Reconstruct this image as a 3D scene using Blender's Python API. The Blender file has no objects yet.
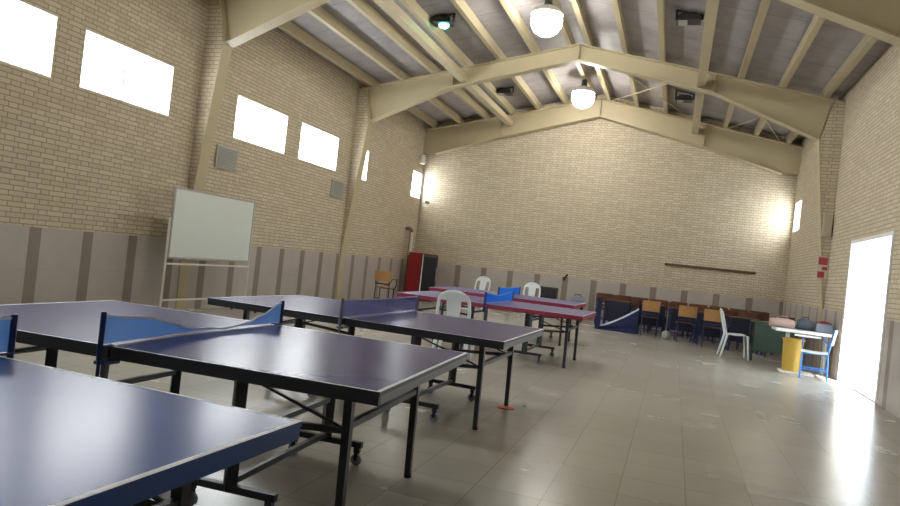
import bpy, bmesh, math, random
from mathutils import Vector, Matrix
random.seed(7)
C = bpy.context.scene.collection
sc = bpy.context.scene
PI = math.pi

# ------------------------------------------------------------------ room dimensions (metres)
XL, XR, YB, YF = -7.75, 2.78, 19.55, -3.5
RIDGE = -2.485
TOPW, TOPR = 5.20, 6.33            # rafter top at wall and at ridge
WZ = 1.16                          # wainscot height
def rafter_top(x):
    return TOPR - abs(x - RIDGE) * (TOPR - TOPW) / 5.265

# ------------------------------------------------------------------ materials
def newmat(name):
    m = bpy.data.materials.new(name); m.use_nodes = True
    nt = m.node_tree
    return m, nt, nt.nodes['Principled BSDF']
def nd(nt, t, **kw):
    n = nt.nodes.new(t)
    for k, v in kw.items(): setattr(n, k, v)
    return n
def math_(nt, op, a, b=None, c=None):
    n = nt.nodes.new('ShaderNodeMath'); n.operation = op
    for i, v in enumerate((a, b, c)):
        if v is None: continue
        if isinstance(v, (int, float)): n.inputs[i].default_value = v
        else: nt.links.new(v, n.inputs[i])
    return n.outputs[0]
def mixc(nt, fac, a, b):
    n = nt.nodes.new('ShaderNodeMix'); n.data_type = 'RGBA'
    for sock, v in ((n.inputs[0], fac), (n.inputs[6], a), (n.inputs[7], b)):
        if isinstance(v, (int, float)): sock.default_value = v
        elif isinstance(v, tuple): sock.default_value = (v[0], v[1], v[2], 1)
        else: nt.links.new(v, sock)
    return n.outputs[2]
def plain(name, col, rough=.5, metal=0., var=.12, scale=6., spec=.5, bump=0.):
    """colour with slight procedural mottling"""
    m, nt, b = newmat(name)
    tc = nd(nt, 'ShaderNodeTexCoord'); no = nd(nt, 'ShaderNodeTexNoise')
    no.inputs['Scale'].default_value = scale; no.inputs['Detail'].default_value = 4
    nt.links.new(tc.outputs['Object'], no.inputs['Vector'])
    d = tuple(c * (1 - var) for c in col); l = tuple(min(1, c * (1 + var)) for c in col)
    nt.links.new(mixc(nt, no.outputs['Fac'], d, l), b.inputs['Base Color'])
    b.inputs['Roughness'].default_value = rough; b.inputs['Metallic'].default_value = metal
    b.inputs['Specular IOR Level'].default_value = spec
    if bump:
        bp = nd(nt, 'ShaderNodeBump'); bp.inputs['Strength'].default_value = bump; bp.inputs['Distance'].default_value = .01
        nt.links.new(no.outputs['Fac'], bp.inputs['Height']); nt.links.new(bp.outputs[0], b.inputs['Normal'])
    return m
def emit(name, col, strength):
    m, nt, b = newmat(name)
    b.inputs['Base Color'].default_value = (.8, .8, .8, 1)
    b.inputs['Emission Color'].default_value = (*col, 1); b.inputs['Emission Strength'].default_value = strength
    return m
def brick(name, axis):
    """Flemish bond in cream brick, on a wall that runs along `axis`"""
    m, nt, b = newmat(name)
    tc = nd(nt, 'ShaderNodeTexCoord'); sp = nd(nt, 'ShaderNodeSeparateXYZ')
    nt.links.new(tc.outputs['Object'], sp.inputs[0])
    u = sp.outputs[axis]; z = sp.outputs['Z']
    H, P, S = .066, .37, .245
    rz = math_(nt, 'DIVIDE', z, H); row = math_(nt, 'FLOOR', rz); fz = math_(nt, 'FRACT', rz)
    odd = math_(nt, 'MODULO', math_(nt, 'ADD', row, 1000), 2)
    uu = math_(nt, 'ADD', math_(nt, 'DIVIDE', math_(nt, 'ADD', u, 100), P), math_(nt, 'MULTIPLY', odd, .5))
    fu = math_(nt, 'FRACT', uu); cell = math_(nt, 'FLOOR', uu)
    head = math_(nt, 'GREATER_THAN', fu, S / P)
    j = .011
    d1 = math_(nt, 'MULTIPLY', fu, P); d2 = math_(nt, 'ABSOLUTE', math_(nt, 'SUBTRACT', d1, S))
    d3 = math_(nt, 'SUBTRACT', P, d1)
    du = math_(nt, 'MINIMUM', math_(nt, 'MINIMUM', d1, d2), d3)
    zz = math_(nt, 'MULTIPLY', fz, H); dz = math_(nt, 'MINIMUM', zz, math_(nt, 'SUBTRACT', H, zz))
    d = math_(nt, 'MINIMUM', du, dz)
    mr = nd(nt, 'ShaderNodeMapRange'); mr.inputs['From Min'].default_value = j * .25; mr.inputs['From Max'].default_value = j * .75
    nt.links.new(d, mr.inputs['Value']); face = mr.outputs[0]
    cv = nd(nt, 'ShaderNodeCombineXYZ')
    nt.links.new(math_(nt, 'ADD', math_(nt, 'MULTIPLY', cell, 2), head), cv.inputs[0]); nt.links.new(row, cv.inputs[1])
    wn = nd(nt, 'ShaderNodeTexWhiteNoise'); wn.noise_dimensions = '2D'; nt.links.new(cv.outputs[0], wn.inputs['Vector'])
    no = nd(nt, 'ShaderNodeTexNoise'); no.inputs['Scale'].default_value = .55; nt.links.new(tc.outputs['Object'], no.inputs['Vector'])
    c = mixc(nt, wn.outputs['Value'], BR1, BR2)
    c = mixc(nt, math_(nt, 'MULTIPLY', no.outputs['Fac'], .35), c, BR3)
    c = mixc(nt, face, MORT, c)
    nt.links.new(c, b.inputs['Base Color']); b.inputs['Roughness'].default_value = .75
    b.inputs['Specular IOR Level'].default_value = .25
    bp = nd(nt, 'ShaderNodeBump'); bp.inputs['Strength'].default_value = .5; bp.inputs['Distance'].default_value = .008
    nt.links.new(face, bp.inputs['Height']); nt.links.new(bp.outputs[0], b.inputs['Normal'])
    return m
BR1, BR2, BR3, MORT = (.51, .44, .325), (.62, .55, .425), (.51, .435, .305), (.31, .25, .175)
def wainscot(name, axis, c0, pitch):
    m, nt, b = newmat(name)
    tc = nd(nt, 'ShaderNodeTexCoord'); sp = nd(nt, 'ShaderNodeSeparateXYZ'); nt.links.new(tc.outputs['Object'], sp.inputs[0])
    f = math_(nt, 'FRACT', math_(nt, 'DIVIDE', math_(nt, 'ADD', sp.outputs[axis], 100 * pitch - c0 + .085), pitch))
    strip = math_(nt, 'LESS_THAN', f, .17 / pitch)
    no = nd(nt, 'ShaderNodeTexNoise'); no.inputs['Scale'].default_value = 3; no.inputs['Detail'].default_value = 6
    nt.links.new(tc.outputs['Object'], no.inputs['Vector'])
    pale = mixc(nt, no.outputs['Fac'], (.37, .335, .30), (.47, .43, .39))
    dark = mixc(nt, no.outputs['Fac'], (.20, .165, .14), (.255, .215, .18))
    c = mixc(nt, strip, pale, dark)
    # grout line where slabs meet the strips and at mid height
    g = math_(nt, 'LESS_THAN', math_(nt, 'ABSOLUTE', math_(nt, 'SUBTRACT', sp.outputs['Z'], .62)), .002)
    c = mixc(nt, math_(nt, 'MULTIPLY', g, .4), c, (.2, .18, .16))
    nt.links.new(c, b.inputs['Base Color']); b.inputs['Roughness'].default_value = .35
    return m
def floor_mat():
    m, nt, b = newmat('terrazzo_tiles')
    tc = nd(nt, 'ShaderNodeTexCoord'); sp = nd(nt, 'ShaderNodeSeparateXYZ'); nt.links.new(tc.outputs['Object'], sp.inputs[0])
    T = .405
    def ax(o, off):
        q = math_(nt, 'DIVIDE', math_(nt, 'ADD', o, 100 * T + off), T)
        f = math_(nt, 'FRACT', q)
        return math_(nt, 'MULTIPLY', math_(nt, 'MINIMUM', f, math_(nt, 'SUBTRACT', 1, f)), T), math_(nt, 'FLOOR', q)
    dx, ix = ax(sp.outputs['X'], .2); dy, iy = ax(sp.outputs['Y'], .1)
    d = math_(nt, 'MINIMUM', dx, dy)
    gr = math_(nt, 'LESS_THAN', d, .0035)
    cv = nd(nt, 'ShaderNodeCombineXYZ'); nt.links.new(ix, cv.inputs[0]); nt.links.new(iy, cv.inputs[1])
    wn = nd(nt, 'ShaderNodeTexWhiteNoise'); wn.noise_dimensions = '2D'; nt.links.new(cv.outputs[0], wn.inputs['Vector'])
    no = nd(nt, 'ShaderNodeTexNoise'); no.inputs['Scale'].default_value = 60; no.inputs['Detail'].default_value = 3
    big = nd(nt, 'ShaderNodeTexNoise'); big.inputs['Scale'].default_value = 1.1; big.inputs['Detail'].default_value = 5
    for n in (no, big): nt.links.new(tc.outputs['Object'], n.inputs['Vector'])
    c = mixc(nt, wn.outputs['Value'], FL1, FL2)
    c = mixc(nt, math_(nt, 'MULTIPLY', no.outputs['Fac'], .35), c, (.31, .295, .255))
    c = mixc(nt, math_(nt, 'MULTIPLY', big.outputs['Fac'], .4), c, (.30, .28, .24))
    c = mixc(nt, math_(nt, 'MULTIPLY', gr, .38), c, (.10, .09, .075))
    nt.links.new(c, b.inputs['Base Color']); b.inputs['Specular IOR Level'].default_value = .3
    r = nd(nt, 'ShaderNodeMapRange'); r.inputs['To Min'].default_value = .17; r.inputs['To Max'].default_value = .36
    nt.links.new(math_(nt, 'ADD', math_(nt, 'MULTIPLY', big.outputs['Fac'], .6), math_(nt, 'MULTIPLY', wn.outputs['Value'], .22)), r.inputs['Value']); nt.links.new(r.outputs[0], b.inputs['Roughness'])
    bp = nd(nt, 'ShaderNodeBump'); bp.inputs['Strength'].default_value = .06; bp.inputs['Distance'].default_value = .01
    nt.links.new(big.outputs['Fac'], bp.inputs['Height'])
    nt.links.new(bp.outputs[0], b.inputs['Normal'])
    return m
FL1, FL2 = (.405, .39, .34), (.455, .437, .388)
def roof_mat():
    m, nt, b = newmat('roof_sheets')
    tc = nd(nt, 'ShaderNodeTexCoord'); sp = nd(nt, 'ShaderNodeSeparateXYZ'); nt.links.new(tc.outputs['Object'], sp.inputs[0])
    f = math_(nt, 'FRACT', math_(nt, 'DIVIDE', math_(nt, 'ADD', sp.outputs['Y'], 50), .92))
    seam = math_(nt, 'LESS_THAN', f, .03)
    no = nd(nt, 'ShaderNodeTexNoise'); no.inputs['Scale'].default_value = 2.2; no.inputs['Detail'].default_value = 8; no.inputs['Roughness'].default_value = .65
    nt.links.new(tc.outputs['Object'], no.inputs['Vector'])
    c = mixc(nt, no.outputs['Fac'], (.20, .18, .18), (.50, .47, .47))
    c = mixc(nt, math_(nt, 'MULTIPLY', seam, .5), c, (.15, .13, .13))
    nt.links.new(c, b.inputs['Base Color']); b.inputs['Roughness'].default_value = .6
    bp = nd(nt, 'ShaderNodeBump'); bp.inputs['Strength'].default_value = .4; bp.inputs['Distance'].default_value = .03
    nt.links.new(no.outputs['Fac'], bp.inputs['Height']); nt.links.new(bp.outputs[0], b.inputs['Normal'])
    return m
def net_mat(name, col, alpha, line_alpha=None, cell=.0):
    m, nt, b = newmat(name)
    out = nt.nodes['Material Output']
    tr = nd(nt, 'ShaderNodeBsdfTransparent'); mx = nd(nt, 'ShaderNodeMixShader')
    mx.inputs[0].default_value = alpha
    b.inputs['Base Color'].default_value = (*col, 1); b.inputs['Roughness'].default_value = .8
    tl = nd(nt, 'ShaderNodeBsdfTranslucent'); tl.inputs['Color'].default_value = (*col, 1)
    m2 = nd(nt, 'ShaderNodeMixShader'); m2.inputs[0].default_value = .5
    nt.links.new(b.outputs[0], m2.inputs[1]); nt.links.new(tl.outputs[0], m2.inputs[2])
    nt.links.new(tr.outputs[0], mx.inputs[1]); nt.links.new(m2.outputs[0], mx.inputs[2]); nt.links.new(mx.outputs[0], out.inputs['Surface'])
    return m

M = {}
M['brick_y'] = brick('cream_brick_along_length', 'Y')
M['brick_x'] = brick('cream_brick_along_width', 'X')
M['floor'] = floor_mat()
M['roof'] = roof_mat()
M['wains_l'] = wainscot('stone_dado_left', 'Y', 7.22, .81)
M['wains_r'] = wainscot('stone_dado_right', 'Y', 7.0, .81)
M['wains_b'] = wainscot('stone_dado_back', 'X', -6.27, .82)
M['cream'] = plain('cream_painted_steel', (.47, .405, .26), .45, var=.08, scale=2)
M['plaster'] = plain('white_plaster', (.75, .74, .70), .6, var=.04)
M['white_metal'] = plain('white_metal', (.75, .76, .76), .4, var=.03)
M['pane'] = emit('glowing_daylight_glass', (.93, .97, 1.0), 13.)
M['black'] = plain('black_steel', (.018, .022, .03), .42, var=.2)
M['blackgrey'] = plain('dark_grey_steel', (.05, .06, .075), .45, var=.2)
M['edge_lit'] = plain('lit_end_rim', (.12, .14, .16), .4, var=.15)  # black rim's end face, lightened in colour for light from the right
M['top_blue'] = plain('blue_table_lacquer', (.02, .075, .30), .27, var=.12, scale=3, spec=.09)
M['top_navy'] = plain('navy_table_lacquer', (.038, .038, .155), .27, var=.12, scale=3, spec=.09)
M['top_violet'] = plain('violet_table_lacquer', (.115, .105, .29), .3, var=.12, scale=3, spec=.15)
M['rim_blue'] = plain('blue_painted_rim', (.02, .075, .30), .35, var=.15)
M['rim_red'] = plain('red_painted_rim', (.27, .026, .06), .4, var=.15)
M['line'] = plain('white_line_paint', (.62, .66, .70), .5, var=.05)
M['net_blue'] = net_mat('blue_net', (.16, .37, .74), .72)
M['net_bright'] = net_mat('bright_blue_net', (.03, .30, .85), .94)
M['net_dim'] = net_mat('thin_navy_net', (.07, .08, .26), .52)
M['tape'] = plain('white_net_tape', (.62, .72, .85), .7, var=.05)
M['tape_blue'] = plain('pale_blue_net_tape', (.16, .40, .80), .7, var=.05)
M['tape_dim'] = plain('lilac_net_tape', (.36, .38, .52), .7, var=.05)
M['post_blue'] = plain('blue_net_post', (.012, .03, .14), .45)
M['post_grey'] = plain('grey_net_post', (.16, .18, .24), .4)
M['plastic'] = plain('white_moulded_plastic', (.84, .88, .90), .38, var=.03)
def translucent_plastic(m, fac, col):
    nt = m.node_tree; b = nt.nodes['Principled BSDF']; out = nt.nodes['Material Output']
    tl = nd(nt, 'ShaderNodeBsdfTranslucent'); tl.inputs['Color'].default_value = (*col, 1)
    mx = nd(nt, 'ShaderNodeMixShader'); mx.inputs[0].default_value = fac
    nt.links.new(b.outputs[0], mx.inputs[1]); nt.links.new(tl.outputs[0], mx.inputs[2]); nt.links.new(mx.outputs[0], out.inputs['Surface'])
translucent_plastic(M['plastic'], .3, (.85, .92, .95))
M['rubber'] = plain('black_rubber', (.02, .02, .022), .7)
M['wheel'] = plain('grey_caster_wheel', (.20, .22, .25), .5)
M['board'] = plain('whiteboard_enamel', (.66, .72, .68), .22, var=.03, scale=1.5)
M['alu'] = plain('aluminium', (.42, .41, .40), .4, metal=.6)
M['red_panel'] = plain('red_cooler_side', (.36, .012, .02), .35, var=.06)
M['dark_glass'] = plain('dark_cooler_glass', (.02, .022, .025), .08)
M['dark'] = plain('dark_cabinet', (.03, .03, .033), .5)
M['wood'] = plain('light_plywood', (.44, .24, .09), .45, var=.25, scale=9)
M['wood_shade'] = plain('shaded_plywood', (.07, .035, .02), .5, var=.25, scale=9)  # plywood darkened to put the heap's shade into the colour
M['wood_dark'] = plain('brown_plywood', (.13, .055, .027), .5, var=.25, scale=9)
M['wood_red'] = plain('reddish_plywood', (.19, .06, .033), .5, var=.25, scale=9)
M['frame_blue'] = plain('blue_chair_tube', (.018, .028, .11), .4)
M['frame_azure'] = plain('azure_chair_tube', (.03, .20, .62), .4)
M['frame_black'] = plain('black_chair_tube', (.02, .02, .022), .4)
M['navy_cloth'] = plain('navy_cloth', (.012, .018, .075), .85, bump=.3)
M['navy_board'] = plain('dark_navy_board', (.008, .012, .035), .55, var=.2)
M['green'] = plain('green_laminate', (.035, .075, .05), .5)
M['yellow'] = plain('yellow_plastic', (.52, .34, .05), .45)
M['pinkbag'] = plain('beige_bag_fabric', (.42, .30, .26), .85, bump=.4, scale=14)
M['greybag'] = plain('slate_bag_fabric', (.07, .085, .11), .85, bump=.4, scale=14)
M['bluebox'] = plain('grey_blue_card', (.20, .23, .30), .7)
M['redcloth'] = plain('dark_red_cloth', (.20, .03, .035), .85)
M['vent'] = plain('grey_vent_metal', (.40, .39, .35), .5)
M['vent_dark'] = plain('vent_slat_grey', (.29, .29, .27), .5)
M['brownrail'] = plain('brown_wood_rail', (.10, .06, .03), .6, var=.3, scale=5)
M['orange'] = plain('orange_plastic', (.62, .12, .03), .5)
M['lamp_white'] = emit('lit_lamp_glass', (1.0, .97, .90), 36.)
M['lamp_green'] = emit('green_warming_lamp_glass', (.10, .85, .55), 6.)
M['lamp_off'] = plain('unlit_lamp_glass', (.45, .44, .42), .2)
M['housing'] = plain('dark_lamp_housing', (.045, .045, .045), .5)
M['pipe'] = plain('rusty_flue', (.16, .10, .06), .6, var=.3)
M['pipe_white'] = plain('whitewashed_flue', (.72, .68, .60), .5)
M['ballgrey'] = plain('grey_ball_leather', (.36, .38, .38), .6)
M['posterred'] = plain('poster_red', (.42, .05, .06), .6)
M['posterwhite'] = plain('poster_white', (.62, .58, .52), .6)
M['palebox'] = plain('pale_cabinet', (.44, .40, .30), .5)
M['concrete'] = plain('pale_concrete', (.62, .61, .58), .8)

# ------------------------------------------------------------------ mesh builder
class MB:
    def __init__(s): s.bm = bmesh.new(); s.mi = 0
    def _f(s, vs):
        try: f = s.bm.faces.new(vs); f.material_index = s.mi; return f
        except ValueError: return None
    def box(s, a, b, mi=None):
        if mi is not None: s.mi = mi
        x0, x1 = sorted((a[0], b[0])); y0, y1 = sorted((a[1], b[1])); z0, z1 = sorted((a[2], b[2]))
        v = [s.bm.verts.new(p) for p in ((x0,y0,z0),(x1,y0,z0),(x1,y1,z0),(x0,y1,z0),(x0,y0,z1),(x1,y0,z1),(x1,y1,z1),(x0,y1,z1))]
        for q in ((3,2,1,0),(4,5,6,7),(0,1,5,4),(1,2,6,5),(2,3,7,6),(3,0,4,7)): s._f([v[i] for i in q])
        return s
    def rings(s, rings, caps=True, closed=True):
        R = [[s.bm.verts.new(p) for p in r] for r in rings]
        n = len(R[0])
        for a, b in zip(R, R[1:]):
            for i in range(n if closed else n - 1): s._f([a[i], a[(i+1) % n], b[(i+1) % n], b[i]])
        if caps: s._f(R[0][::-1]); s._f(R[-1])
        return s
    def sweep(s, pts, w, h=None, side=(0,0,1), n=8):
        """tube of elliptical section w x h (full sizes, number or list) through pts; `side` is the direction of h"""
        h = w if h is None else h
        P = [Vector(p) for p in pts]; k = len(P)
        W = w if isinstance(w, (list, tuple)) else [w] * k
        Hh = h if isinstance(h, (list, tuple)) else [h] * k
        rs = []
        for i, p in enumerate(P):
            t = (P[min(i+1, k-1)] - P[max(i-1, 0)]).normalized()
            sd = Vector(side); sd = sd - t * sd.dot(t)
            if sd.length < 1e-4: sd = t.orthogonal()
            sd.normalize(); o = t.cross(sd)
            if n == 4: ang = [PI/4 + j*PI/2 for j in range(4)]; m = math.sqrt(2)
            else: ang = [2*PI*j/n for j in range(n)]; m = 1
            rs.append([p + o * (math.cos(a) * W[i] / 2 * m) + sd * (math.sin(a) * Hh[i] / 2 * m) for a in ang])
        return s.rings(rs)
    def bar(s, a, b, w, h=None, side=(0,0,1)): return s.sweep([a, b], w, h, side, 4)
    def lathe(s, c, prof, n=20, axis='Z'):
        rs = []
        for r, t in prof:
            ring = []
            for j in range(n):
                a = 2*PI*j/n; u, v = r*math.cos(a), r*math.sin(a)
                ring.append(Vector(c) + Vector({'Z': (u, v, t), 'Y': (v, t, u), 'X': (t, u, v)}[axis]))
            rs.append(ring)
        return s.rings(rs)
    def prism(s, poly, axis, a, b):
        """polygon in the two other axes (in x<y<z order) extruded along axis from a to b"""
        def P(p, t): return {'X': (t, p[0], p[1]), 'Y': (p[0], t, p[1]), 'Z': (p[0], p[1], t)}[axis]
        return s.rings([[P(p, a) for p in poly], [P(p, b) for p in poly]])
    def sheet(s, fn, nu, nv, th):
        """grid fn(u,v)->point, u,v in 0..1, given thickness along its normal"""
        g = [[Vector(fn(i/nu, j/nv)) for j in range(nv+1)] for i in range(nu+1)]
        def nrm(i, j):
            a = g[min(i+1,nu)][j] - g[max(i-1,0)][j]; b = g[i][min(j+1,nv)] - g[i][max(j-1,0)]
            return a.cross(b).normalized()
        A = [[s.bm.verts.new(g[i][j] + nrm(i,j)*th/2) for j in range(nv+1)] for i in range(nu+1)]
        B = [[s.bm.verts.new(g[i][j] - nrm(i,j)*th/2) for j in range(nv+1)] for i in range(nu+1)]
        for i in range(nu):
            for j in range(nv):
                s._f([A[i][j], A[i+1][j], A[i+1][j+1], A[i][j+1]]); s._f([B[i][j], B[i][j+1], B[i+1][j+1], B[i+1][j]])
        for i in range(nu):
            s._f([A[i][0], B[i][0], B[i+1][0], A[i+1][0]]); s._f([A[i][nv], A[i+1][nv], B[i+1][nv], B[i][nv]])
        for j in range(nv):
            s._f([A[0][j], A[0][j+1], B[0][j+1], B[0][j]]); s._f([A[nu][j], B[nu][j], B[nu][j+1], A[nu][j+1]])
        return s
    def build(s, name, mats, parent=None, smooth=False, bevel=0., loc=None, rotz=0.):
        bmesh.ops.recalc_face_normals(s.bm, faces=s.bm.faces[:])
        me = bpy.data.meshes.new(name); s.bm.to_mesh(me); s.bm.free()
        for m in (mats if isinstance(mats, (list, tuple)) else [mats]): me.materials.append(M[m] if isinstance(m, str) else m)
        if smooth:
            for p in me.polygons: p.use_smooth = True
            me.set_sharp_from_angle(angle=math.radians(40))
        o = bpy.data.objects.new(name, me); C.objects.link(o)
        if parent: o.parent = parent
        if loc: o.location = loc
        if rotz: o.rotation_euler.z = rotz
        if bevel:
            md = o.modifiers.new('Bevel', 'BEVEL'); md.width = bevel; md.segments = 2; md.limit_method = 'ANGLE'
        return o
def tag(o, label=None, cat=None, group=None, kind=None):
    for k, v in (('label', label), ('category', cat), ('group', group), ('kind', kind)):
        if v: o[k] = v
    return o
def empty(name, loc=(0,0,0), rz=0., label=None, cat=None, group=None, kind=None):
    o = bpy.data.objects.new(name, None); C.objects.link(o)
    o.location = loc; o.rotation_euler.z = rz; o.empty_display_size = .1
    return tag(o, label, cat, group, kind)
def copy_tree(o, parent=None):
    c = o.copy(); C.objects.link(c)
    if parent: c.parent = parent
    for ch in list(o.children): copy_tree(ch, c)
    return c
def place(proto, used, loc, rz, label, group):
    o = proto if not used else copy_tree(proto)
    o.location = loc; o.rotation_euler.z = rz; o['label'] = label
    if group: o['group'] = group
    return o

# ------------------------------------------------------------------ the shell
tag(MB().box((XL-.35, YF-.3, -.1), (XR+.32, YB+.3, 0)).build('floor', 'floor'), 'glossy beige terrazzo tile floor of the hall', kind='structure')
def roof_side(name, x0, x1):
    z0, z1 = rafter_top(x0) + .205, rafter_top(x1) + .205
    m = MB().prism([(x0, z0), (x1, z1), (x1, z1 + .06), (x0, z0 + .06)], 'Y', YF - .3, YB + .3)
    return m.build(name, 'roof')
tag(roof_side('ceiling', XL - .35, RIDGE), 'grey sheeted roof slope on the window side', kind='structure')
tag(roof_side('ceiling_right', RIDGE, XR + .35), 'grey sheeted roof slope on the door side', kind='structure')

ZT = 5.40
def holed_wall(name, x0, x1, holes, mat, label):
    """wall in the YZ plane between x0 and x1 with rectangular openings (y0,y1,z0,z1)"""
    ys = sorted({YF - .3, YB + .3, *[h[0] for h in holes], *[h[1] for h in holes]})
    zs = sorted({0, ZT, *[h[2] for h in holes], *[h[3] for h in holes]})
    m = MB(); bm = m.bm
    def solid(i, j):
        if not (0 <= i < len(ys)-1 and 0 <= j < len(zs)-1): return False
        yc, zc = (ys[i]+ys[i+1])/2, (zs[j]+zs[j+1])/2
        return not any(h[0] < yc < h[1] and h[2] < zc < h[3] for h in holes)
    def q(*p): m._f([bm.verts.new(v) for v in p])
    for i in range(len(ys)-1):
        for j in range(len(zs)-1):
            if not solid(i, j): continue
            a, b, c, d = ys[i], ys[i+1], zs[j], zs[j+1]
            q((x1,a,c),(x1,b,c),(x1,b,d),(x1,a,d)); q((x0,a,c),(x0,a,d),(x0,b,d),(x0,b,c))
            if not solid(i-1, j): q((x0,a,c),(x1,a,c),(x1,a,d),(x0,a,d))
            if not solid(i+1, j): q((x0,b,c),(x0,b,d),(x1,b,d),(x1,b,c))
            if not solid(i, j-1): q((x0,a,c),(x0,b,c),(x1,b,c),(x1,a,c))
            if not solid(i, j+1): q((x0,a,d),(x1,a,d),(x1,b,d),(x0,b,d))
    bmesh.ops.remove_doubles(bm, verts=bm.verts[:], dist=1e-5)
    return tag(m.build(name, mat), label, kind='structure')
WIN = [(-.75, .90), (1.33, 3.0), (4.72, 6.40), (6.83, 8.50), (10.13, 11.79), (12.33, 13.98), (15.02, 15.62), (18.72, 19.46)]
WZ0, WZ1 = 3.07, 3.86
RWIN = (18.50, 19.38, 2.98, 3.75)
DOOR = (10.62, 12.95, 0.0, 2.38)
holed_wall('wall_left', XL - .35, XL, [(a, b, WZ0, WZ1) for a, b in WIN], 'brick_y', 'cream brick wall with high windows on the left')
holed_wall('wall_right', XR, XR + .32, [RWIN, DOOR], 'brick_y', 'cream brick wall with the open doorway')
gable = [(XL-.35, 0), (XR+.32, 0), (XR+.32, ZT-.03), (RIDGE, TOPR+.19), (XL-.35, ZT-.03)]
tag(MB().prism(gable, 'Y', YB, YB+.3).build('wall_back', 'brick_x'), 'cream brick gable wall at the far end', kind='structure')
tag(MB().prism(gable, 'Y', YF-.3, YF).build('wall_front', 'brick_x'), 'cream brick gable wall behind the viewer', kind='structure')
# stone dado (thin slabs on the walls)
tag(MB().box((XL, YF, 0), (XL+.025, YB, WZ)).build('trim_1', 'wains_l'), 'pale stone dado with brown strips on the window wall', kind='structure')
tag(MB().box((XL+.025, YB-.025, 0), (XR-.025, YB, WZ)).build('trim_2', 'wains_b'), 'pale stone dado with brown strips on the far wall', kind='structure')
tag(MB().box((XR-.025, YF, 0), (XR, DOOR[0]-.12, WZ)).build('trim_3', 'wains_r'), 'stone dado on the door wall before the doorway', kind='structure')
tag(MB().box((XR-.025, DOOR[1]+.12, 0), (XR, YB-.025, WZ)).build('trim_4', 'wains_r'), 'stone dado on the door wall beyond the doorway', kind='structure')

# windows: frame, mullion and pane that emits the daylight as its own glow
def window(n, y0, y1, z0, z1, xin, sgn, label):
    t = empty('window_%d' % n, (xin, (y0+y1)/2, z0), label=label, kind='structure')
    hw, hh = (y1-y0)/2, z1-z0
    xa, xb = sgn*.12, sgn*.19                         # frame depth inside the wall
    f = MB()
    f.box((xa, -hw, 0), (xb, hw, .05)).box((xa, -hw, hh-.05), (xb, hw, hh))
    f.box((xa, -hw, .05), (xb, -hw+.05, hh-.05)).box((xa, hw-.05, .05), (xb, hw, hh-.05))
    if hw > .6: f.box((xa, -.02, .05), (xb, .02, hh-.05))
    f.build('window_frame', 'white_metal', t)
    l = MB()                                           # white reveal lining
    l.box((sgn*.0, hw-.012, 0), (xa, hw, hh)).box((sgn*.0, -hw, 0), (xa, -hw+.012, hh)).box((0, -hw+.012, 0), (xa, hw-.012, .012)).box((0, -hw+.012, hh-.012), (xa, hw-.012, hh))
    l.build('window_reveal', 'plaster', t)
    MB().box((sgn*.15, -hw+.045, .045), (sgn*.158, hw-.045, hh-.045)).build('window_pane', 'pane', t)
wl = ['bright high window nearest behind the viewer', 'bright high window second behind the viewer', 'bright high window cut by the left edge of the picture',
      'large bright high window before the near steel column', 'bright high window just past the near steel column', 'bright high window just before the middle steel column',
      'narrow bright window half hidden by the middle steel column', 'bright high window in the far left corner']
for i, (a, b) in enumerate(WIN): window(i+1, a, b, WZ0, WZ1, XL, -1, wl[i])
window(9, *RWIN, XR, 1, 'bright high window in the far right corner')

# doorway with steel frame and an open leaf
d = empty('door_1', (XR, (DOOR[0]+DOOR[1])/2, 0), label='open bright doorway in the right-hand brick wall', kind='structure')
hw = (DOOR[1]-DOOR[0])/2; H = DOOR[3]
m = MB(); m.box((-.02, -hw, 0), (.10, -hw+.06, H)).box((-.02, hw-.06, 0), (.10, hw, H)).box((-.02, -hw+.06, H-.06), (.10, hw-.06, H))
m.build('door_frame', 'white_metal', d)
m = MB(); m.box((.10, -hw, 0), (.32, -hw+.02, H)).box((.10, hw-.02, 0), (.32, hw, H)).box((.10, -hw+.02, H-.02), (.32, hw-.02, H))
m.build('door_reveal', 'plaster', d)
m = MB(); m.box((.33, -hw-.02, .02), (1.45, -hw+.025, H-.03)); m.box((.42, -hw+.025, .2), (1.36, -hw+.035, 1.05)).box((.42, -hw+.025, 1.15), (1.36, -hw+.035, 2.2))
lf = m.build('door_leaf', 'white_metal', d)
MB().bar((1.34, -hw+.035, 1.02), (1.34, -hw+.09, 1.02), .03).bar((1.36, -hw+.08, 1.02), (1.24, -hw+.08, 1.02), .025).build('door_handle', 'alu', lf)
MB().box((0, -hw+.06, 0), (.32, hw-.06, .015)).build('door_threshold', 'concrete', d)
tag(MB().box((XR+.32, -6, -.12), (XR+40, 60, -.04)).build('ground', 'concrete'), 'sunlit pale ground outside the doorway', kind='structure')

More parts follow.
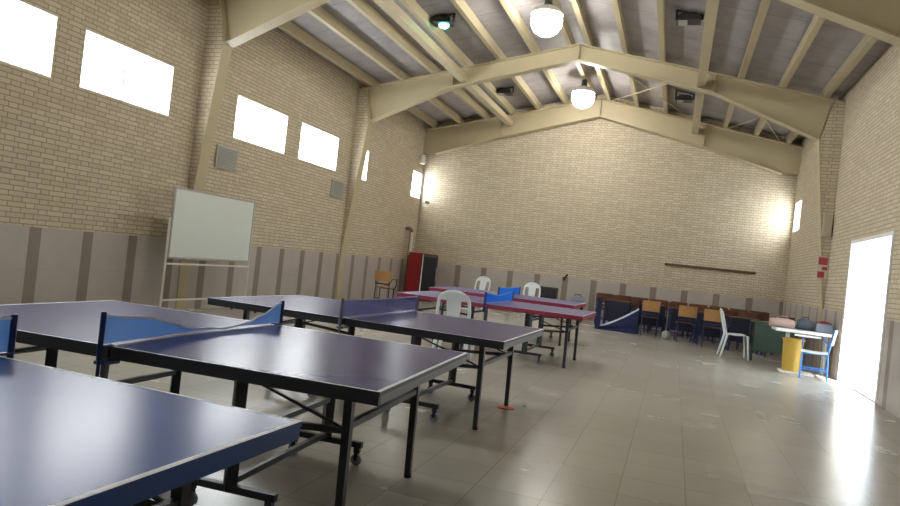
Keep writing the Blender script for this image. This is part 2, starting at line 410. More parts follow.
# ------------------------------------------------------------------ steel portal frames
def portal(yc, knee, kink, zknee, zkink, zapex, w, columns, label, wallx=(XL, XR)):
    t = empty('portal_frame', (RIDGE, yc, 0), label=label, cat='steel frame', group='cream steel portal frames')
    for s in (-1, 1):
        WX = (XL if s < 0 else XR) - RIDGE; WX -= s*.002
        kx, jx = s*knee, s*kink
        def top(x): return TOPR - abs(x) * (TOPR-TOPW)/5.265
        # bottom polyline knee -> kink -> apex
        bot = [(kx, zknee), (jx, zkink), (0, zapex)]
        r = MB()
        web = [(WX, top(WX)-.012), (0, TOPR-.012), (0, zapex), (jx, zkink), (kx, zknee), (WX, zknee)]
        r.prism(web, 'Y', -.02, .02)
        fl = .022
        for (a, za), (b, zb) in zip(bot, bot[1:]):      # bottom flange
            r.prism([(a, za), (b, zb), (b, zb-fl), (a, za-fl)], 'Y', -w/2, w/2)
        r.prism([(WX, top(WX)), (0, TOPR), (0, TOPR-fl), (WX, top(WX)-fl)], 'Y', -w/2, w/2)
        for x in (jx,):                                # stiffener
            r.box((x-.008, -w/2+.01, zkink+.01), (x+.008, w/2-.01, top(x)-.02))
        r.box((s*.003, -w/2, zapex), (s*.02, w/2, TOPR-.02))    # ridge end plate
        if columns: r.prism([(kx, zknee), (kx+s*.19, top(kx+s*.19)-.02), (kx+s*.175, top(kx+s*.175)-.02), (kx-s*.015, zknee)], 'Y', -w/2, w/2)
        r.build('rafter', 'cream', t)
        if columns:
            fx_ = [(kx, zknee), (WX-s*.035, 1.2), (WX-s*.035, 0)]      # inner flange tapers back to the wall
            c = MB()
            for (xa, za), (xb, zb) in zip(fx_, fx_[1:]):
                c.prism([(xa, za), (xb, zb), (xb+s*.02, zb), (xa+s*.02, za)], 'Y', -w/2, w/2)
            c.build('column_flange', 'cream', t)
            p = MB()
            p.prism([(kx+s*.02, zknee), (WX-s*.015, 1.2), (WX-s*.015, 0), (WX, 0), (WX, zknee), (WX, top(WX)-.03), (kx+s*.20, top(kx+s*.20)-.03)], 'Y', -w/2+.012, w/2-.012)
            p.build('brick_pier', 'brick_x', t)
    return t
portal(3.72, 4.87, 2.85, 4.46, 5.34, 5.99, .24, True, 'cream steel portal frame with brick piers, the one nearest the viewer')
portal(9.22, 4.87, 2.85, 4.46, 5.34, 5.99, .24, True, 'cream steel portal frame rising beside the whiteboard')
portal(14.75, 4.87, 2.85, 4.46, 5.34, 5.99, .24, True, 'complete cream steel portal frame in the middle of the hall')
portal(19.36, 4.85, 2.85, 4.50, 5.10, 5.83, .30, False, 'cream steel frame lying against the far gable wall')

# purlins
ordn = ['first', 'second', 'third', 'fourth', 'fifth', 'sixth', 'seventh']
for s, side in ((-1, 'window wall'), (1, 'door wall')):
    for k in range(7):
        x = RIDGE + s*(.20 + .785*(6-k)) if k < 7 else 0
        z = rafter_top(x)
        m = MB()
        m.box((x-.035, YF, z), (x+.035, YB, z+.20))
        m.box((x+s*.035, YF, z+.18), (x+s*.065, YB, z+.20)).box((x+s*.035, YF, z), (x+s*.065, YB, z+.018))
        sl = s * (TOPR-TOPW)/5.265
        o = m.build('roof_purlin', 'cream')
        tag(o, 'cream steel purlin under the roof sheets, %s from the %s' % (ordn[k], side), 'roof beam', 'cream purlins under the roof')
for s, side in ((-1, 'window side'), (1, 'door side')):
    x = RIDGE + s*2.60; z = 5.44
    m = MB()
    m.box((x-.085, YF, z), (x+.085, YB, z+.012)).box((x-.085, YF, z+.148), (x+.085, YB, z+.16)).box((x-.085, YF, z+.012), (x-.073, YB, z+.148)).box((x+.073, YF, z+.012), (x+.085, YB, z+.148))
    tag(m.build('tie_beam', 'cream'), 'thick cream tie beam below the purlins on the %s' % side, 'roof beam', 'thick tie beams through the frames')
# wind bracing rods in the far bay
for nm, x0, x1 in (('towards the door wall', .9, 2.2), ('right of the ridge', -2.2, .0)):
    m = MB()
    za, zb = rafter_top(x0)-.009, rafter_top(x1)-.009
    m.sweep([(x0, 14.9, za), (x1, 19.15, zb)], .022, n=6); m.sweep([(x1, 14.9, zb-.03), (x0, 19.15, za-.03)], .022, n=6)
    tag(m.build('wind_brace', 'cream'), 'thin crossed bracing rods under the far roof bay %s' % nm, 'bracing', 'crossed rods in the far bay')

# ------------------------------------------------------------------ lamps
def lamp(x, y, z, lens, label):
    t = empty('high_bay_lamp', (x, y, z), label=label, cat='lamp', group='high bay lamps under the roof')
    top = rafter_top(x) + .17 - z
    big = lens != 'lamp_off' and lens != 'lamp_green'
    if big:
        MB().lathe((0,0,0), [(.02, -.30), (.12, -.285), (.22, -.22), (.285, -.10), (.29, .0), (.25, .10), (.17, .18), (.10, .22), (.02, .225)], 32).build('lamp_glass', lens, t, smooth=True)  # globe enlarged to take in the bloom round a lit lamp
        MB().lathe((0,0,0), [(.296, .085), (.26, .165), (.17, .225), (.10, .255), (.02, .265), (.02, .24), (.1, .23), (.165, .195), (.255, .13), (.288, .085)], 28).build('lamp_shade', 'white_metal', t, smooth=True)
        MB().lathe((0,0,0), [(.07, .26), (.075, .30), (.07, .42), (.03, .44)], 16).build('ballast_box', 'housing', t, smooth=True)
        MB().sweep([(0,0,.42), (0,0,top)], .022, n=8).build('hanger_rod', 'housing', t)
    else:
        tilt = .35
        b = MB(); b.rings([[(-.20,-.14,0),(.20,-.14,0),(.20,.14,.0),(-.20,.14,.0)], [(-.17,-.12,.10),(.17,-.12,.10),(.17,.12,.10),(-.17,.12,.10)], [(-.10,-.08,.15),(.10,-.08,.15),(.10,.08,.15),(-.10,.08,.15)]])
        b.build('lamp_housing', 'housing', t)
        if lens == 'lamp_green':
            MB().lathe((.02,0,-.03), [(.02, -.05), (.08, -.03), (.10, .0), (.10, .028)], 20).build('lamp_glass', lens, t, smooth=True)
        else:
            MB().box((-.17,-.115,-.014), (-.02,.115,-.001)).build('lamp_glass', lens, t)
        ta, tb = rafter_top(x-.21) + .19 - z, rafter_top(x+.21) + .19 - z
        MB().bar((-.21,0,.04), (-.21,0,ta), .02, .05).bar((.21,0,.04), (.21,0,tb), .02, .05).bar((-.21,0,.05),(-.16,0,.05),.02).bar((.21,0,.05),(.16,0,.05),.02).bar((-.21,0,ta-.012),(.21,0,tb-.012),.02,.05,(0,1,0)).build('bracket', 'housing', t)
lamp(-2.72, 12.17, 5.93, 'lamp_white', 'brightly lit white lamp nearer of the two along the ridge')
lamp(-2.70, 17.30, 5.86, 'lamp_white', 'brightly lit white lamp before the far gable, further of the two lit')
lamp(-4.76, 12.17, 5.86, 'lamp_green', 'small lamp glowing green under the roof near the thick tie beam')
lamp(-.22, 12.17, 5.86, 'lamp_off', 'unlit dark lamp by the door-side tie beam in the nearer bay')
lamp(-4.78, 17.30, 5.86, 'lamp_off', 'unlit dark lamp on the window side of the far bay')
lamp(-.22, 17.30, 5.80, 'lamp_off', 'unlit dark lamp on the door side of the far bay')
lamp(-2.70, 6.50, 5.93, 'lamp_white', 'unseen lit white lamp added in the bay overhead of the near tables')  # out of view, added to light the near bay

# ------------------------------------------------------------------ table tennis tables
def make_table(top, rim, endrim, frame='black', lab='', loc=(0,0), rz=0., open_legs=True):
    t = empty('table_tennis_table', (loc[0], loc[1], 0), rz, lab, 'table', 'table tennis tables in a row')
    L, W, Z = 1.37, .7625, .76
    for s in (-1, 1):
        m = MB()
        m.box((s*.004, -W, Z-.018), (s*L, W, Z), 2); m.box((s*.004, -W+.001, Z), (s*(L-.001), W-.001, Z+.0004), 0)
        zt = Z + .0008                                  # painted lines, a film of paint on the top
        m.mi = 1
        def strip(x0, x1, y0, y1): m.box((x0, y0, Z), (x1, y1, zt), 1)
        strip(s*(L-.02), s*L, -W, W); strip(s*.004, s*(L-.02), -W, -W+.013); strip(s*.004, s*(L-.02), W-.013, W)
        m.build('tabletop', [top, 'line', rim], t)
        r = MB()
        i = .004
        r.box((s*.01, -W+i, Z-.06), (s*(L-i), -W+i+.025, Z-.0185), 0).box((s*.01, W-i-.025, Z-.06), (s*(L-i), W-i, Z-.0185), 0)
        r.box((s*(L-i-.025), -W+i+.025, Z-.06), (s*(L-i), W-i-.025, Z-.0185), 1)
        r.box((s*.01, -W+i+.025, Z-.06), (s*.035, W-i-.025, Z-.0185), 0)
        r.box((s*.55-.02, -W+i+.025, Z-.06), (s*.55+.02, W-i-.025, Z-.0185), 0)
        r.build('apron', [rim, endrim], t)
        for e in (-1, 1):                               # end legs
            l = MB(); x, y = s*1.13, e*.50
            l.sweep([(x, y, Z-.03), (x+s*.01, y, .02)], [.042, .034], n=4)
            leg = l.build('leg', frame, t)
            MB().lathe((x+s*.01, y, 0), [(.022, 0), (.024, .006), (.02, .03)], 10).build('rubber_foot', 'rubber', leg)
        b = MB(); b.bar((s*1.13, -.50, .52), (s*1.13, .50, .52), .03)
        b.build('leg_brace', 'blackgrey', t)
        for e in (-1, 1):
            MB().bar((s*.60, e*.485, .66), (s*1.12, e*.485, .50), .012).bar((s*.57, e*.50, .46), (s*1.12, e*.50, .50), .028).bar((s*1.10, e*.485, .505), (s*1.10, e*.50, .50), .016).build('side_brace', frame, t)
        # wheeled undercarriage of this half
        u = MB()
        for e in (-1, 1):
            u.bar((s*.57, e*.52, Z-.06), (s*.57, e*.52, .12), .055, .055)
            u.bar((s*.33, e*.52, .13), (s*.82, e*.52, .13), .035, .035)
        u.bar((s*.57, -.52, .38), (s*.57, .52, .38), .03)
        u.bar((s*.57, -.52, .16), (s*.57, .52, .16), .03)
        tr = u.build('undercarriage', frame, t)
        for e in (-1, 1):
            for xx in (.36, .79):
                c = MB()
                c.box((s*xx-.018, e*.52-.016, .085), (s*xx+.018, e*.52+.016, .112))
                c.box((s*xx-.012, e*.52-.018, .035), (s*xx+.012, e*.52-.013, .085)).box((s*xx-.012, e*.52+.013, .035), (s*xx+.012, e*.52+.018, .085))
                c.mi = 1; c.lathe((s*xx, e*.52-.011, .036), [(.012, 0), (.036, .001), (.036, .021), (.012, .022)], 14, 'Y')
                c.build('caster', ['black', 'wheel'], tr)
    return t
def make_net(loc, rz, mesh, tape, post, hs, lab, flop=0., clamp=.06, bow=None):
    """hs: list of (t, height) of the net's top edge from the near to the far side"""
    t = empty('table_tennis_net', (loc[0], loc[1], .76), rz, lab, 'net', 'nets across the tables')
    W = .7625
    def hgt(u):
        for (a, ha), (b, hb) in zip(hs, hs[1:]):
            if a <= u <= b:
                k = (u-a)/(b-a); k = k*k*(3-2*k); return ha + (hb-ha)*k
        return hs[-1][1]
    y0, y1 = -W-.055, W+.055
    N = 40
    def x(u, v): return flop*math.sin(PI*u)*(v-.5)
    lo = .012
    m = MB(); m.sheet(lambda u, v: (x(u, v), y0+.012+(y1-y0-.024)*u, lo + v*(hgt(u)-lo-.008)), N, 6, .002)
    m.build('net_mesh', mesh, t)
    m = MB(); m.sheet(lambda u, v: (x(u, 1)+.0005, y0+.012+(y1-y0-.024)*u, hgt(u)-.011+.011*v), N, 1, .005)
    m.build('net_tape', tape, t)
    for s in (-1, 1):
        y = y0 if s < 0 else y1
        m = MB()
        m.bar((0, y, -.06), (0, y, .165), .024, .024)
        m.box((-.03, min(y, s*(W-.05)), -.083), (.03, max(y, s*(W-.05)), -.0665))
        m.box((-.02, min(y, s*(W-.01)), .0015), (.02, max(y, s*(W-.01)), .0095))
        m.bar((0, y, -.06), (0, y, -.06-clamp), .016, .016)
        m.build('net_post', post, t, bevel=.003)
    return t
TB = [(-2.492, 1.228, -.021), (-2.515, 3.262, .054), (-2.523, 5.74, -.0125), (-2.466, 9.90, -.0074), (-2.953, 12.57, -.0125)]
make_table('top_blue', 'rim_blue', 'rim_blue', lab='blue table tennis table nearest the viewer, cut by the picture edge', loc=TB[0][:2], rz=TB[0][2])
make_table('top_navy', 'black', 'edge_lit', lab='dark navy table tennis table with the sagging blue net', loc=TB[1][:2], rz=TB[1][2])
make_table('top_navy', 'black', 'edge_lit', lab='dark navy table tennis table with the thin straight net, in front of a white chair', loc=TB[2][:2], rz=TB[2][2])
make_table('top_violet', 'rim_red', 'rim_red', lab='violet table tennis table with red rim, nearer of the two red rimmed', loc=TB[3][:2], rz=TB[3][2])
make_table('top_violet', 'rim_red', 'rim_red', lab='violet table tennis table with red rim, nearest the far wall', loc=TB[4][:2], rz=TB[4][2])
FLAT = [(0, .155), (.5, .148), (1, .155)]
make_net((TB[0][0]-.05, TB[0][1]), TB[0][2], 'net_blue', 'tape', 'post_blue', FLAT, 'blue net on the nearest blue table at the left picture edge')
make_net(TB[1][:2], TB[1][2], 'net_blue', 'tape', 'post_blue', [(0, .150), (.10, .135), (.42, .05), (.55, .033), (.72, .05), (.80, .08), (1, .155)], 'blue net sagging to the tabletop in its middle', flop=.10, clamp=.24)
make_net(TB[2][:2], TB[2][2], 'net_dim', 'tape_dim', 'post_grey', FLAT, 'thin see-through navy net on the second dark table', clamp=.16)
make_net(TB[3][:2], TB[3][2], 'net_bright', 'tape_blue', 'post_blue', [(0, .155), (.45, .115), (1, .155)], 'bright blue net on the nearer red rimmed table')
make_net(TB[4][:2], TB[4][2], 'net_bright', 'tape_blue', 'post_blue', FLAT, 'bright blue net on the red rimmed table nearest the far wall')

# ------------------------------------------------------------------ white moulded chairs (front towards -y)
def plastic_chair(arms):
    t = empty('plastic_chair', cat='chair')
    # seat
    def seat(u, v):
        x = (u-.5)*(.44 - .04*v); y = -.22 + .42*v
        z = .445 - .022*math.sin(PI*u)*math.sin(PI*min(1, v*1.1)) - .02*v - .03*max(0, .12-v)/.12
        return (x, y, z)
    MB().sheet(seat, 10, 10, .012).build('seat', 'plastic', t, smooth=True)
    # backrest : arched rim, wide centre splat with slots
    def bp(x, z):                                        # back plane leans backwards
        return Vector((x, .19 + (z-.42)*.27 - .25*x*x, z))
    rim = []
    for k in range(17):
        a = PI*k/16
        x = -.205*math.cos(a); z = .70 + .17*math.sin(a)**.75
        rim.append(bp(x, z))
    left = [bp(-.185, .43), bp(-.205, .55), bp(-.212, .64)]
    b = MB(); b.sweep(left + rim + [Vector((-p.x, p.y, p.z)) for p in left[::-1]], .044, .03, (0, 1, 0))
    # top band
    b.sheet(lambda u, v: bp((u-.5)*.36, .76 + v*.10*math.sin(PI*(.18+.64*u))), 8, 4, .012)
    # centre splat of three bars
    b.sheet(lambda u, v: bp((u-.5)*(.15 + .05*v), .415 + v*.40), 6, 8, .011)
    b.build('backrest', 'plastic', t, smooth=True)
    for sx in (-1, 1):
        for fy in (-1, 1):
            l = MB()
            if fy < 0: pts = [(sx*.205, -.20, .435), (sx*.215, -.215, .30), (sx*.235, -.245, .0)]
            else: pts = [(sx*.19, .17, .43), (sx*.20, .20, .28), (sx*.225, .265, .0)]
            l.sweep(pts, [.06, .055, .04], [.05, .045, .034], (0, 1, 0))
            l.build('leg', 'plastic', t, smooth=True)
        if arms:
            a = MB()
            a.sweep([bp(sx*.205, .70), Vector((sx*.245, .14, .665)), Vector((sx*.27, -.02, .655)), Vector((sx*.265, -.15, .64)), Vector((sx*.245, -.205, .56)), Vector((sx*.215, -.205, .44))],
                    [.04, .05, .052, .05, .042, .045], [.02, .018, .018, .02, .03, .03], (0, 0, 1))
            a.build('armrest', 'plastic', t, smooth=True)
    return t
pa = plastic_chair(False); pa.scale = (1, 1, 1.06)
place(pa, 0, (-2.68, 8.50, 0), PI + .12, 'white plastic chair standing right behind the second dark table', 'white plastic chairs')
place(pa, 1, (-5.02, 17.7, 0), -.1, 'white plastic chair by the far wall, nearer the red cooler', 'white plastic chairs')
place(pa, 1, (-3.48, 17.2, 0), .1, 'white plastic chair by the far wall beside the black box', 'white plastic chairs')
place(pa, 1, (1.24, 14.45, 0), PI/2 + .06, 'white plastic chair seen sideways alone on the open floor', 'white plastic chairs')

# ------------------------------------------------------------------ school chairs (front towards -y)
def school_chair(frame, wood, tablet=False):
    t = empty('tablet_chair' if tablet else 'school_chair', cat='chair')
    for sx in (-1, 1):
        MB().sweep([(sx*.18, -.19, 0), (sx*.18, -.185, .40), (sx*.18, -.165, .425), (sx*.18, .0, .43)], .026).build('leg', frame, t, smooth=True)
        MB().sweep([(sx*.18, .21, 0), (sx*.18, .19, .40), (sx*.18, .20, .52), (sx*.18, .254, .84)], .026).build('leg', frame, t, smooth=True)
    b = MB()
    for sx in (-1, 1):
        b.sweep([(sx*.18, 0, .43), (sx*.18, .19, .43)], .024); b.sweep([(sx*.18, -.187, .16), (sx*.18, .203, .16)], .02)
    b.sweep([(-.18, .20, .53), (.18, .20, .53)], .03); b.sweep([(-.18, .197, .165), (.18, .197, .165)], .022); b.sweep([(-.18, -.18, .41), (.18, -.18, .41)], .022)
    b.build('stretcher', frame, t, smooth=True)
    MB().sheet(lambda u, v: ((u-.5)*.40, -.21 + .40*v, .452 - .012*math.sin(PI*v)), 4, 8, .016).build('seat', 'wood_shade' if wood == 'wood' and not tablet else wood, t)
    MB().sheet(lambda u, v: ((u-.5)*.40, .205 + .165*(.60 + .25*v - .5) + .03*math.sin(PI*u), .60 + .25*v), 8, 4, .014).build('backrest', wood, t)
    if tablet:
        MB().sheet(lambda u, v: (-.26 + .30*u, -.33 + .40*v, .685), 2, 2, .018).build('writing_tablet', wood, t, bevel=.004)
        b = MB(); b.sweep([(-.20, -.187, .40), (-.23, -.20, .52), (-.23, -.20, .675)], .024); b.sweep([(-.18, .20, .56), (-.22, .10, .672), (-.23, -.20, .672)], .022)
        b.build('tablet_arm', frame, t, smooth=True)
    return t
sc_light = school_chair('frame_blue', 'wood'); sc_dark = school_chair('frame_blue', 'wood_dark'); sc_red = school_chair('frame_blue', 'wood_red')
place(sc_light, 0, (-.47, 17.02, 0), PI + .05, 'blue framed school chair with light wooden back beside the navy barrier screen', 'school chairs stored at the far wall')
place(sc_light, 1, (.33, 16.45, 0), PI + .12, 'blue framed school chair with light wooden back, middle of the three in front', 'school chairs stored at the far wall')
place(sc_light, 1, (.90, 15.98, 0), PI - .05, 'blue framed school chair with light wooden back, behind the lone white chair', 'school chairs stored at the far wall')
used = {'d': 0, 'r': 0}
back = []
cols = [-1.75, -1.27, -.79, -.31, .17, .65, 1.13, 1.61, 2.09]
rown = ['first row', 'second row', 'row by far wall']
num = ['first', 'second', 'third', 'fourth', 'fifth', 'sixth', 'seventh', 'eighth', 'ninth']
for r, y in enumerate((18.06, 18.56, 19.06)):
    for k, x in enumerate(cols):
        if r == 0 and k in (0, 1, 8): continue
        kind = 'r' if (k*2 + r*3) % 5 == 1 else 'd'
        p = {'r': sc_red, 'd': sc_dark}[kind]
        zz = 0
        o = place(p, used[kind], (x + random.uniform(-.03, .03), y + random.uniform(-.015, .015), zz), PI + random.uniform(-.07, .07),
                  '%s wooden school chair in the packed %s, %s from navy screen' % ('reddish' if kind == 'r' else 'dark', rown[r], num[k]), 'school chairs stored at the far wall')
        used[kind] += 1
def school_desk():
    t = empty('school_desk', cat='desk', group='school desks added to darken the heap')
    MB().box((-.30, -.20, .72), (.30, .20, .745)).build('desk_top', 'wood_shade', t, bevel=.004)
    MB().box((-.28, -.185, .22), (.28, -.17, .719)).build('front_panel', 'navy_board', t)  # dark panel put in to give the shadowed heap a dark backing
    MB().box((-.28, -.168, .52), (.28, .17, .535)).build('book_shelf', 'navy_board', t)
    for sx in (-1, 1):
        MB().bar((sx*.29, -.17, 0), (sx*.29, -.17, .719), .026).bar((sx*.29, .17, 0), (sx*.29, .17, .719), .026).bar((sx*.29, -.17, .08), (sx*.29, .17, .08), .022).build('side_frame', 'frame_blue', t)
    return t
dk = school_desk()
for k, (x, y, a) in enumerate([(-1.28, 17.36, .0), (-.45, 17.52, .05), (.27, 17.02, .1), (.90, 16.52, .08), (1.52, 16.06, .1), (2.20, 15.62, .1)]):
    place(dk, k, (x, y, 0), a, 'navy school desk added to darken heap, %s counted from the navy screen towards the door' % num[k], None)
# chairs of the dark heap nearer the door
for k, (x, y, a) in enumerate([(1.28, 17.12, .3), (1.72, 16.62, -.4), (1.80, 17.25, .15), (2.35, 17.05, .5), (2.36, 16.3, -.2), (.82, 17.36, 0)]):
    lab = ['dark wooden school chair behind the lone white chair, left of its back', 'dark wooden school chair behind the green desk, nearest to it', 'dark wooden school chair second behind the green desk',
           'dark wooden school chair in the heap by the door wall', 'dark wooden school chair against the door wall beyond the steel column', 'dark wooden school chair between the front light chairs and the packed rows'][k]
    place(sc_dark, 1, (x, y, 0), PI + a, lab, 'school chairs stored at the far wall')

# tablet chairs
tc = school_chair('frame_black', 'wood', True)
place(tc, 0, (-6.78, 15.35, 0), PI + .1, 'black framed tablet chair with tan wooden back by the window wall', None)
ta = school_chair('frame_azure', 'white_metal', True)
place(ta, 0, (2.34, 12.66, 0), -PI/2 - .18, 'azure tube tablet chair standing beside the open doorway', None)

# navy barrier screen with white trim, drooping from its right post to the floor
t = empty('barrier_screen', (-1.20, 16.98, 0), label='dark navy drooping barrier screen with white trim left of the front chairs', cat='screen')
def crest(u): return .09 + .53*u**1.3
MB().sheet(lambda u, v: (-.46 + .92*u, .05*math.sin(5*u) + .02*math.sin(9*v), .01 + v*crest(u)), 24, 6, .012).build('screen_cloth', 'navy_cloth', t, smooth=True)
MB().sheet(lambda u, v: (-.46 + .92*u, .05*math.sin(5*u) + .02*math.sin(9) - .008, crest(u) - .03 + .045*v), 24, 1, .012).build('white_trim', 'tape', t)
MB().bar((-.49, 0, 0), (-.49, 0, .78), .035, .12, (1,0,0)).bar((.47, 0, 0), (.47, 0, .80), .03).bar((-.50, -.02, .012), (.48, -.02, .012), .024).build('screen_frame', 'navy_cloth', t)

# bench by the far wall with a black box and a grey bag
t = empty('bench', (-2.95, 18.35, 0), label='low dark bench along the far wall behind the red rimmed tables', cat='bench')
MB().box((-.72, -.17, .42), (.72, .17, .45)).build('bench_top', 'wood_dark', t)
for sx in (-1, 1):
    for sy in (-1, 1): MB().bar((sx*.66, sy*.13, 0), (sx*.66, sy*.13, .42), .03).build('leg', 'frame_black', t)
t = empty('loudspeaker', (-3.22, 18.35, .451), label='black box loudspeaker on the low bench', cat='speaker')
MB().box((-.24, -.14, 0), (.24, .14, .40)).build('cabinet', 'dark', t, bevel=.01)
MB().box((-.21, -.152, .03), (.21, -.141, .37)).build('speaker_grille', 'rubber', t, bevel=.004)
t = empty('sports_bag', (-2.42, 18.35, .451), label='grey sports bag on the low bench, smaller than the black box', cat='bag')
def bag(parent, L, W, H, mat, name='bag_body'):
    rs = []
    for k in range(9):
        u = k/8; x = -L/2 + L*u; f = math.sin(PI*(.12 + .76*u))**.4
        rs.append([(x, W/2*f*math.cos(a), H*.5 + H*.5*(f if math.sin(a) > 0 else 1)*max(-1, math.sin(a)*1.0)) for a in [2*PI*j/14 for j in range(14)]])
    m = MB(); m.rings(rs); return m.build(name, mat, parent, smooth=True)
bag(t, .36, .24, .24, 'bluebox'); MB().sweep([(-.1, 0, .22), (-.07, 0, .29), (.07, 0, .29), (.1, 0, .22)], .02).build('bag_handle', 'rubber', t, smooth=True)

# ------------------------------------------------------------------ cooler in the far left corner
t = empty('drinks_cooler', (-7.06, 18.55, 0), math.radians(62), 'red drinks cooler with dark glass door in the far left corner', 'cooler')
# local: door faces -y ; red sides at +-x
S = .31
MB().box((-S, -S+.05, .06), (S, S, 1.40)).build('cabinet', 'red_panel', t, bevel=.01)
dr = MB().box((-S, -S-.004, .10), (S, -S+.045, 1.38)).build('door', 'dark', t, bevel=.006)
MB().box((-S+.05, -S-.012, .22), (S-.05, -S-.005, 1.30)).build('door_glass', 'dark_glass', dr)
MB().box((-S+.005, -S-.010, .10), (-S+.035, -S-.005, 1.38)).build('door_edge', 'white_metal', dr)
MB().box((S-.05, -S-.035, .6), (S-.025, -S-.013, 1.0)).build('handle', 'alu', dr)
MB().box((-S+.03, -S+.06, 0), (S-.03, S-.03, .06)).build('plinth', 'dark', t)
t = empty('flue_pipe', (-7.55, 18.62, 0), label='vertical flue pipe, half white, rising above the red cooler', cat='pipe')
MB().sweep([(0, 0, 0), (0, 0, 1.98), (-.03, 0, 2.06), (-.10, 0, 2.09), (-.19, 0, 2.09)], .11, n=14).build('pipe_body', 'pipe', t, smooth=True)
MB().sweep([(.02, -.02, 1.30), (.02, -.02, 1.98)], .09, n=14).build('white_sleeve', 'pipe_white', t, smooth=True)
# small spotlight and conduit in the corner
t = empty('wall_spotlight', (XL+.10, 18.92, 4.30), label='small white spotlight high in the far left corner', cat='lamp')
MB().bar((-.10, 0, 0), (.06, 0, .02), .04).build('bracket', 'white_metal', t)
MB().lathe((.10, -.02, -.08), [(.05, -.14), (.09, -.13), (.085, .08), (.04, .14)], 14).build('lamp_head', 'pipe_white', t, smooth=True)
m = MB(); m.sweep([(XL+.02, 19.35, 4.2), (XL+.02, 19.50, 4.0), (XL+.02, 19.50, 1.2)], .03, n=8)
tag(m.build('conduit', 'alu', smooth=True), 'thin grey conduit running down the far left corner', 'conduit')
t = empty('security_camera', (XL+.30, YB, 2.98), label='small dark camera on the far wall next to the corner window', cat='camera')
MB().bar((0, .004, 0), (0, -.12, 0), .03).build('bracket', 'housing', t)
MB().lathe((0, -.20, -.01), [(.03, -.08), (.045, -.07), (.045, .08), (.03, .09)], 12, 'Y').build('camera_body', 'housing', t, smooth=True)

# ------------------------------------------------------------------ whiteboard on a stand
t = empty('whiteboard', (-7.18, 9.2, 0), 0, 'white board on a metal stand in front of the window wall', 'whiteboard')
a0, a1, z0, z1 = -1.02, .96, .90, 1.94
bd = MB().box((-.012, a0, z0), (.012, a1, z1)).build('board_panel', 'board', t)
m = MB()
for (y0, y1, q0, q1) in ((a0-.015, a1+.015, z0-.02, z0+.008), (a0-.015, a1+.015, z1-.008, z1+.02), (a0-.015, a0+.010, z0+.008, z1-.008), (a1-.010, a1+.015, z0+.008, z1-.008)):
    m.box((-.018, y0, q0), (.018, y1, q1))
m.build('board_frame', 'alu', t)
MB().box((.018, a0+.3, z0-.02), (.07, a1-.3, z0-.01)).build('pen_tray', 'alu', t)
st = MB()
for y in (a0-.04, a1+.04):
    st.bar((0, y, .05), (0, y, 1.50), .032, .032); st.bar((-.28, y, .045), (.28, y, .045), .035, .035)
st.bar((0, a0-.04, .80), (0, a1+.04, .80), .025, .025); st.bar((0, a0-.04, .25), (0, a1+.04, .25), .025, .025)
st.build('stand', 'pipe_white', t)
for y in (a0-.04, a1+.04):
    for x in (-.25, .25): MB().lathe((x, y-.01, .02), [(.008, 0), (.02, .001), (.02, .019), (.008, .02)], 10, 'Y').build('caster', 'rubber', t)

# wall vents on the window wall
for y, lab in ((9.98, 'grey louvred wall panel beside the near steel column, above the whiteboard'), (14.12, 'grey louvred wall panel beside the middle steel column')):
    t = empty('wall_vent', (XL, y, 2.47), label=lab, cat='vent', group='grey wall panels under the windows')
    MB().box((0, -.29, 0), (.04, .29, .40)).build('vent_frame', 'vent', t, bevel=.006)
    m = MB()
    for k in range(9): m.box((.04, -.25, .03+.039*k), (.052, .25, .05+.039*k))
    m.build('vent_slat', 'vent_dark', t)

# rail on the far wall, hook
t = tag(MB().box((-.30, YB-.035, 1.80), (2.02, YB, 1.865)).build('wall_rail', 'brownrail', bevel=.006), 'long brown wooden rail fixed on the far brick wall', 'rail')
t = tag(MB().bar((-3.02, YB-.03, 1.10), (-2.93, YB-.10, 1.24), .05, .03).bar((-3.02, YB-.0251, 1.06), (-3.02, YB-.04, 1.16), .06).build('wall_bracket', 'dark'), 'small dark bracket sticking up on the far wall dado', 'bracket')
# notice and pale box on the right pier (near face at y = 14.64)
PY_ = 14.75 - .12 + .012
t = empty('wall_notice', (2.69, PY_-.002, 1.73), label='red and white notice on the brick pier beyond the doorway', cat='notice')
MB().box((-.10, -.012, 0), (.08, 0, .44)).build('notice_board', 'posterwhite', t)
MB().box((-.09, -.015, .27), (.07, -.0121, .42)).box((-.09, -.015, .02), (.03, -.0121, .14)).box((-.02, -.015, .17), (.07, -.0121, .235)).build('red_print', 'posterred', t)
t = empty('wall_cabinet', (2.68, PY_-.002, 2.55), label='small pale box high on the brick pier beyond the doorway', cat='box')
MB().box((-.08, -.10, 0), (.075, 0, .44)).build('cabinet_body', 'palebox', t, bevel=.008)
MB().box((-.07, -.108, .02), (.065, -.101, .42)).build('cabinet_door', 'palebox', t, bevel=.003)

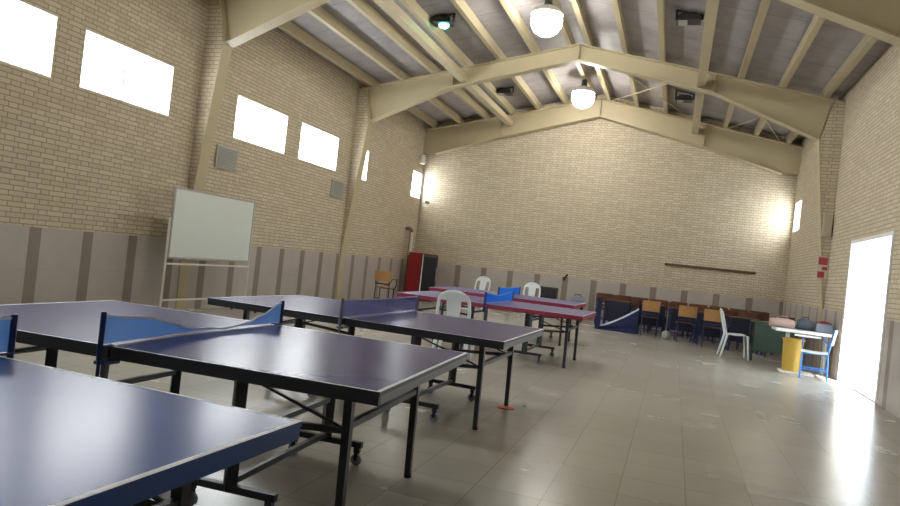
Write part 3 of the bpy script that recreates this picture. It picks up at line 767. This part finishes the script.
# ------------------------------------------------------------------ group by the doorway
t = empty('white_table', (2.19, 13.33, 0), label='white topped table against the door wall, carrying bags', cat='table')
MB().box((-.42, -.30, .705), (.50, .30, .755)).build('tabletop', 'white_metal', t, bevel=.006)
for sx in (-.16, .45):
    for sy in (.08, .27): MB().bar((sx, sy, 0), (sx, sy, .705), .03).build('leg', 'white_metal', t)
t = empty('waste_bin', (2.08, 13.16, .031), label='yellow plastic bin under the white table', cat='bin')
MB().lathe((0,0,0), [(.02, .02), (.145, .0), (.165, .52), (.175, .53), (.175, .56), (.155, .56), (.135, .03), (.02, .03)], 24).build('bin_body', 'yellow', t, smooth=True)
MB().lathe((0,0,0), [(.176, .545), (.182, .545), (.182, .565), (.156, .568)], 24).build('bin_rim', 'yellow', t, smooth=True)
tag(MB().box((1.89, 12.96, 0), (2.42, 13.34, .03)).build('base_board', 'plaster', bevel=.004), 'flat white board lying under the yellow bin', 'board')
t = empty('duffel_bag', (1.90, 13.38, .757), .1, label='beige bag at the open end of the white table', cat='bag')
bag(t, .40, .26, .17, 'pinkbag'); MB().sweep([(-.09, 0, .16), (-.06, 0, .20), (.06, 0, .20), (.09, 0, .16)], .016).build('bag_handle', 'pinkbag', t, smooth=True)
t = empty('backpack', (2.28, 13.44, .757), -.1, label='slate grey bag beside the beige bag on the white table', cat='bag')
bag(t, .26, .24, .20, 'greybag'); MB().sweep([(-.05, 0, .19), (-.03, 0, .23), (.03, 0, .23), (.05, 0, .19)], .014).build('bag_handle', 'rubber', t, smooth=True)
t = empty('storage_box', (2.56, 13.36, .757), 0, label='grey blue box with dark red cloth on the white table', cat='box')
MB().box((-.13, -.12, 0), (.13, .12, .15)).build('box_body', 'bluebox', t, bevel=.005)
MB().sheet(lambda u, v: ((u-.5)*.22, (v-.5)*.2, .163 + .03*math.sin(PI*u)*math.sin(PI*v)), 8, 8, .02).build('cloth', 'redcloth', t, smooth=True)
t = empty('green_desk', (1.93, 14.6, 0), .05, 'dark green school desk behind the white table', 'desk')
MB().box((-.40, -.22, .74), (.40, .22, .77)).build('desk_top', 'green', t, bevel=.004)
MB().box((-.37, -.21, .20), (.37, -.19, .735)).build('front_panel', 'green', t)
for sx in (-1, 1): MB().bar((sx*.38, -.18, 0), (sx*.38, -.18, .74), .03).bar((sx*.38, .18, 0), (sx*.38, .18, .74), .03).bar((sx*.38, -.18, .1), (sx*.38, .18, .1), .025).build('side_frame', 'frame_black', t)

# small things on the floor
t = tag(MB().lathe((-.06, 16.68, 0), [(.01, .0), (.06, .012), (.09, .05), (.10, .10), (.09, .15), (.06, .188), (.01, .2)], 18).build('ball', 'ballgrey', smooth=True), 'dull grey ball on the floor between the front school chairs', 'ball')
fx, fy = -1.36, 6.26
t = tag(MB().lathe((-1.377, 6.226, 0), [(.030, .0), (.085, .0), (.088, .008), (.055, .02), (.032, .02)], 20).build('marker_disc', 'orange', smooth=True), 'orange plastic disc round the foot of a dark table leg', 'disc')
t = tag(MB().lathe((-1.24, 6.40, .02), [(.001, -.02), (.012, -.016), (.019, -.005), (.019, .005), (.012, .016), (.001, .02)], 12).build('ping_pong_ball', 'plastic', smooth=True), 'small white ball on the floor beside the orange disc', 'ball')

# ------------------------------------------------------------------ light
w = bpy.data.worlds.new('World'); sc.world = w; w.use_nodes = True
nt = w.node_tree; bg = nt.nodes['Background']
bg.inputs['Color'].default_value = (.82, .91, 1.0, 1); bg.inputs['Strength'].default_value = 4.0
sun = bpy.data.lights.new('sun', 'SUN'); sun.energy = 12; sun.angle = .009; sun.color = (1, .95, .86)
so = bpy.data.objects.new('sun', sun); C.objects.link(so)
so.rotation_euler = Vector((-.25, .55, -1.0)).to_track_quat('-Z', 'Y').to_euler()

# ------------------------------------------------------------------ camera
f, yaw, pitch, roll, h = 670.9185, .3251, .0073, .1094, 1.347
cy, sy = math.cos(yaw), math.sin(yaw)
fw = Vector((-sy*math.cos(pitch), cy*math.cos(pitch), math.sin(pitch)))
rt = Vector((cy, sy, 0)); up = rt.cross(fw)
r2 = rt*math.cos(roll) + up*math.sin(roll); u2 = -rt*math.sin(roll) + up*math.cos(roll)
cam = bpy.data.cameras.new('camera'); cam.sensor_width = 36; cam.lens = f/900*36; cam.clip_start = .02; cam.clip_end = 300
co = bpy.data.objects.new('camera', cam); C.objects.link(co)
mt = Matrix((r2, u2, -fw)).transposed().to_4x4(); mt.translation = (0, 0, h); co.matrix_world = mt
sc.camera = co
sc.view_settings.view_transform = 'Standard'; sc.view_settings.look = 'None'
sc.view_settings.gamma = 1; sc.view_settings.exposure = 0.95
sc.cycles.use_denoising = True
sc.cycles.max_bounces = 14; sc.cycles.diffuse_bounces = 10; sc.cycles.transparent_max_bounces = 12
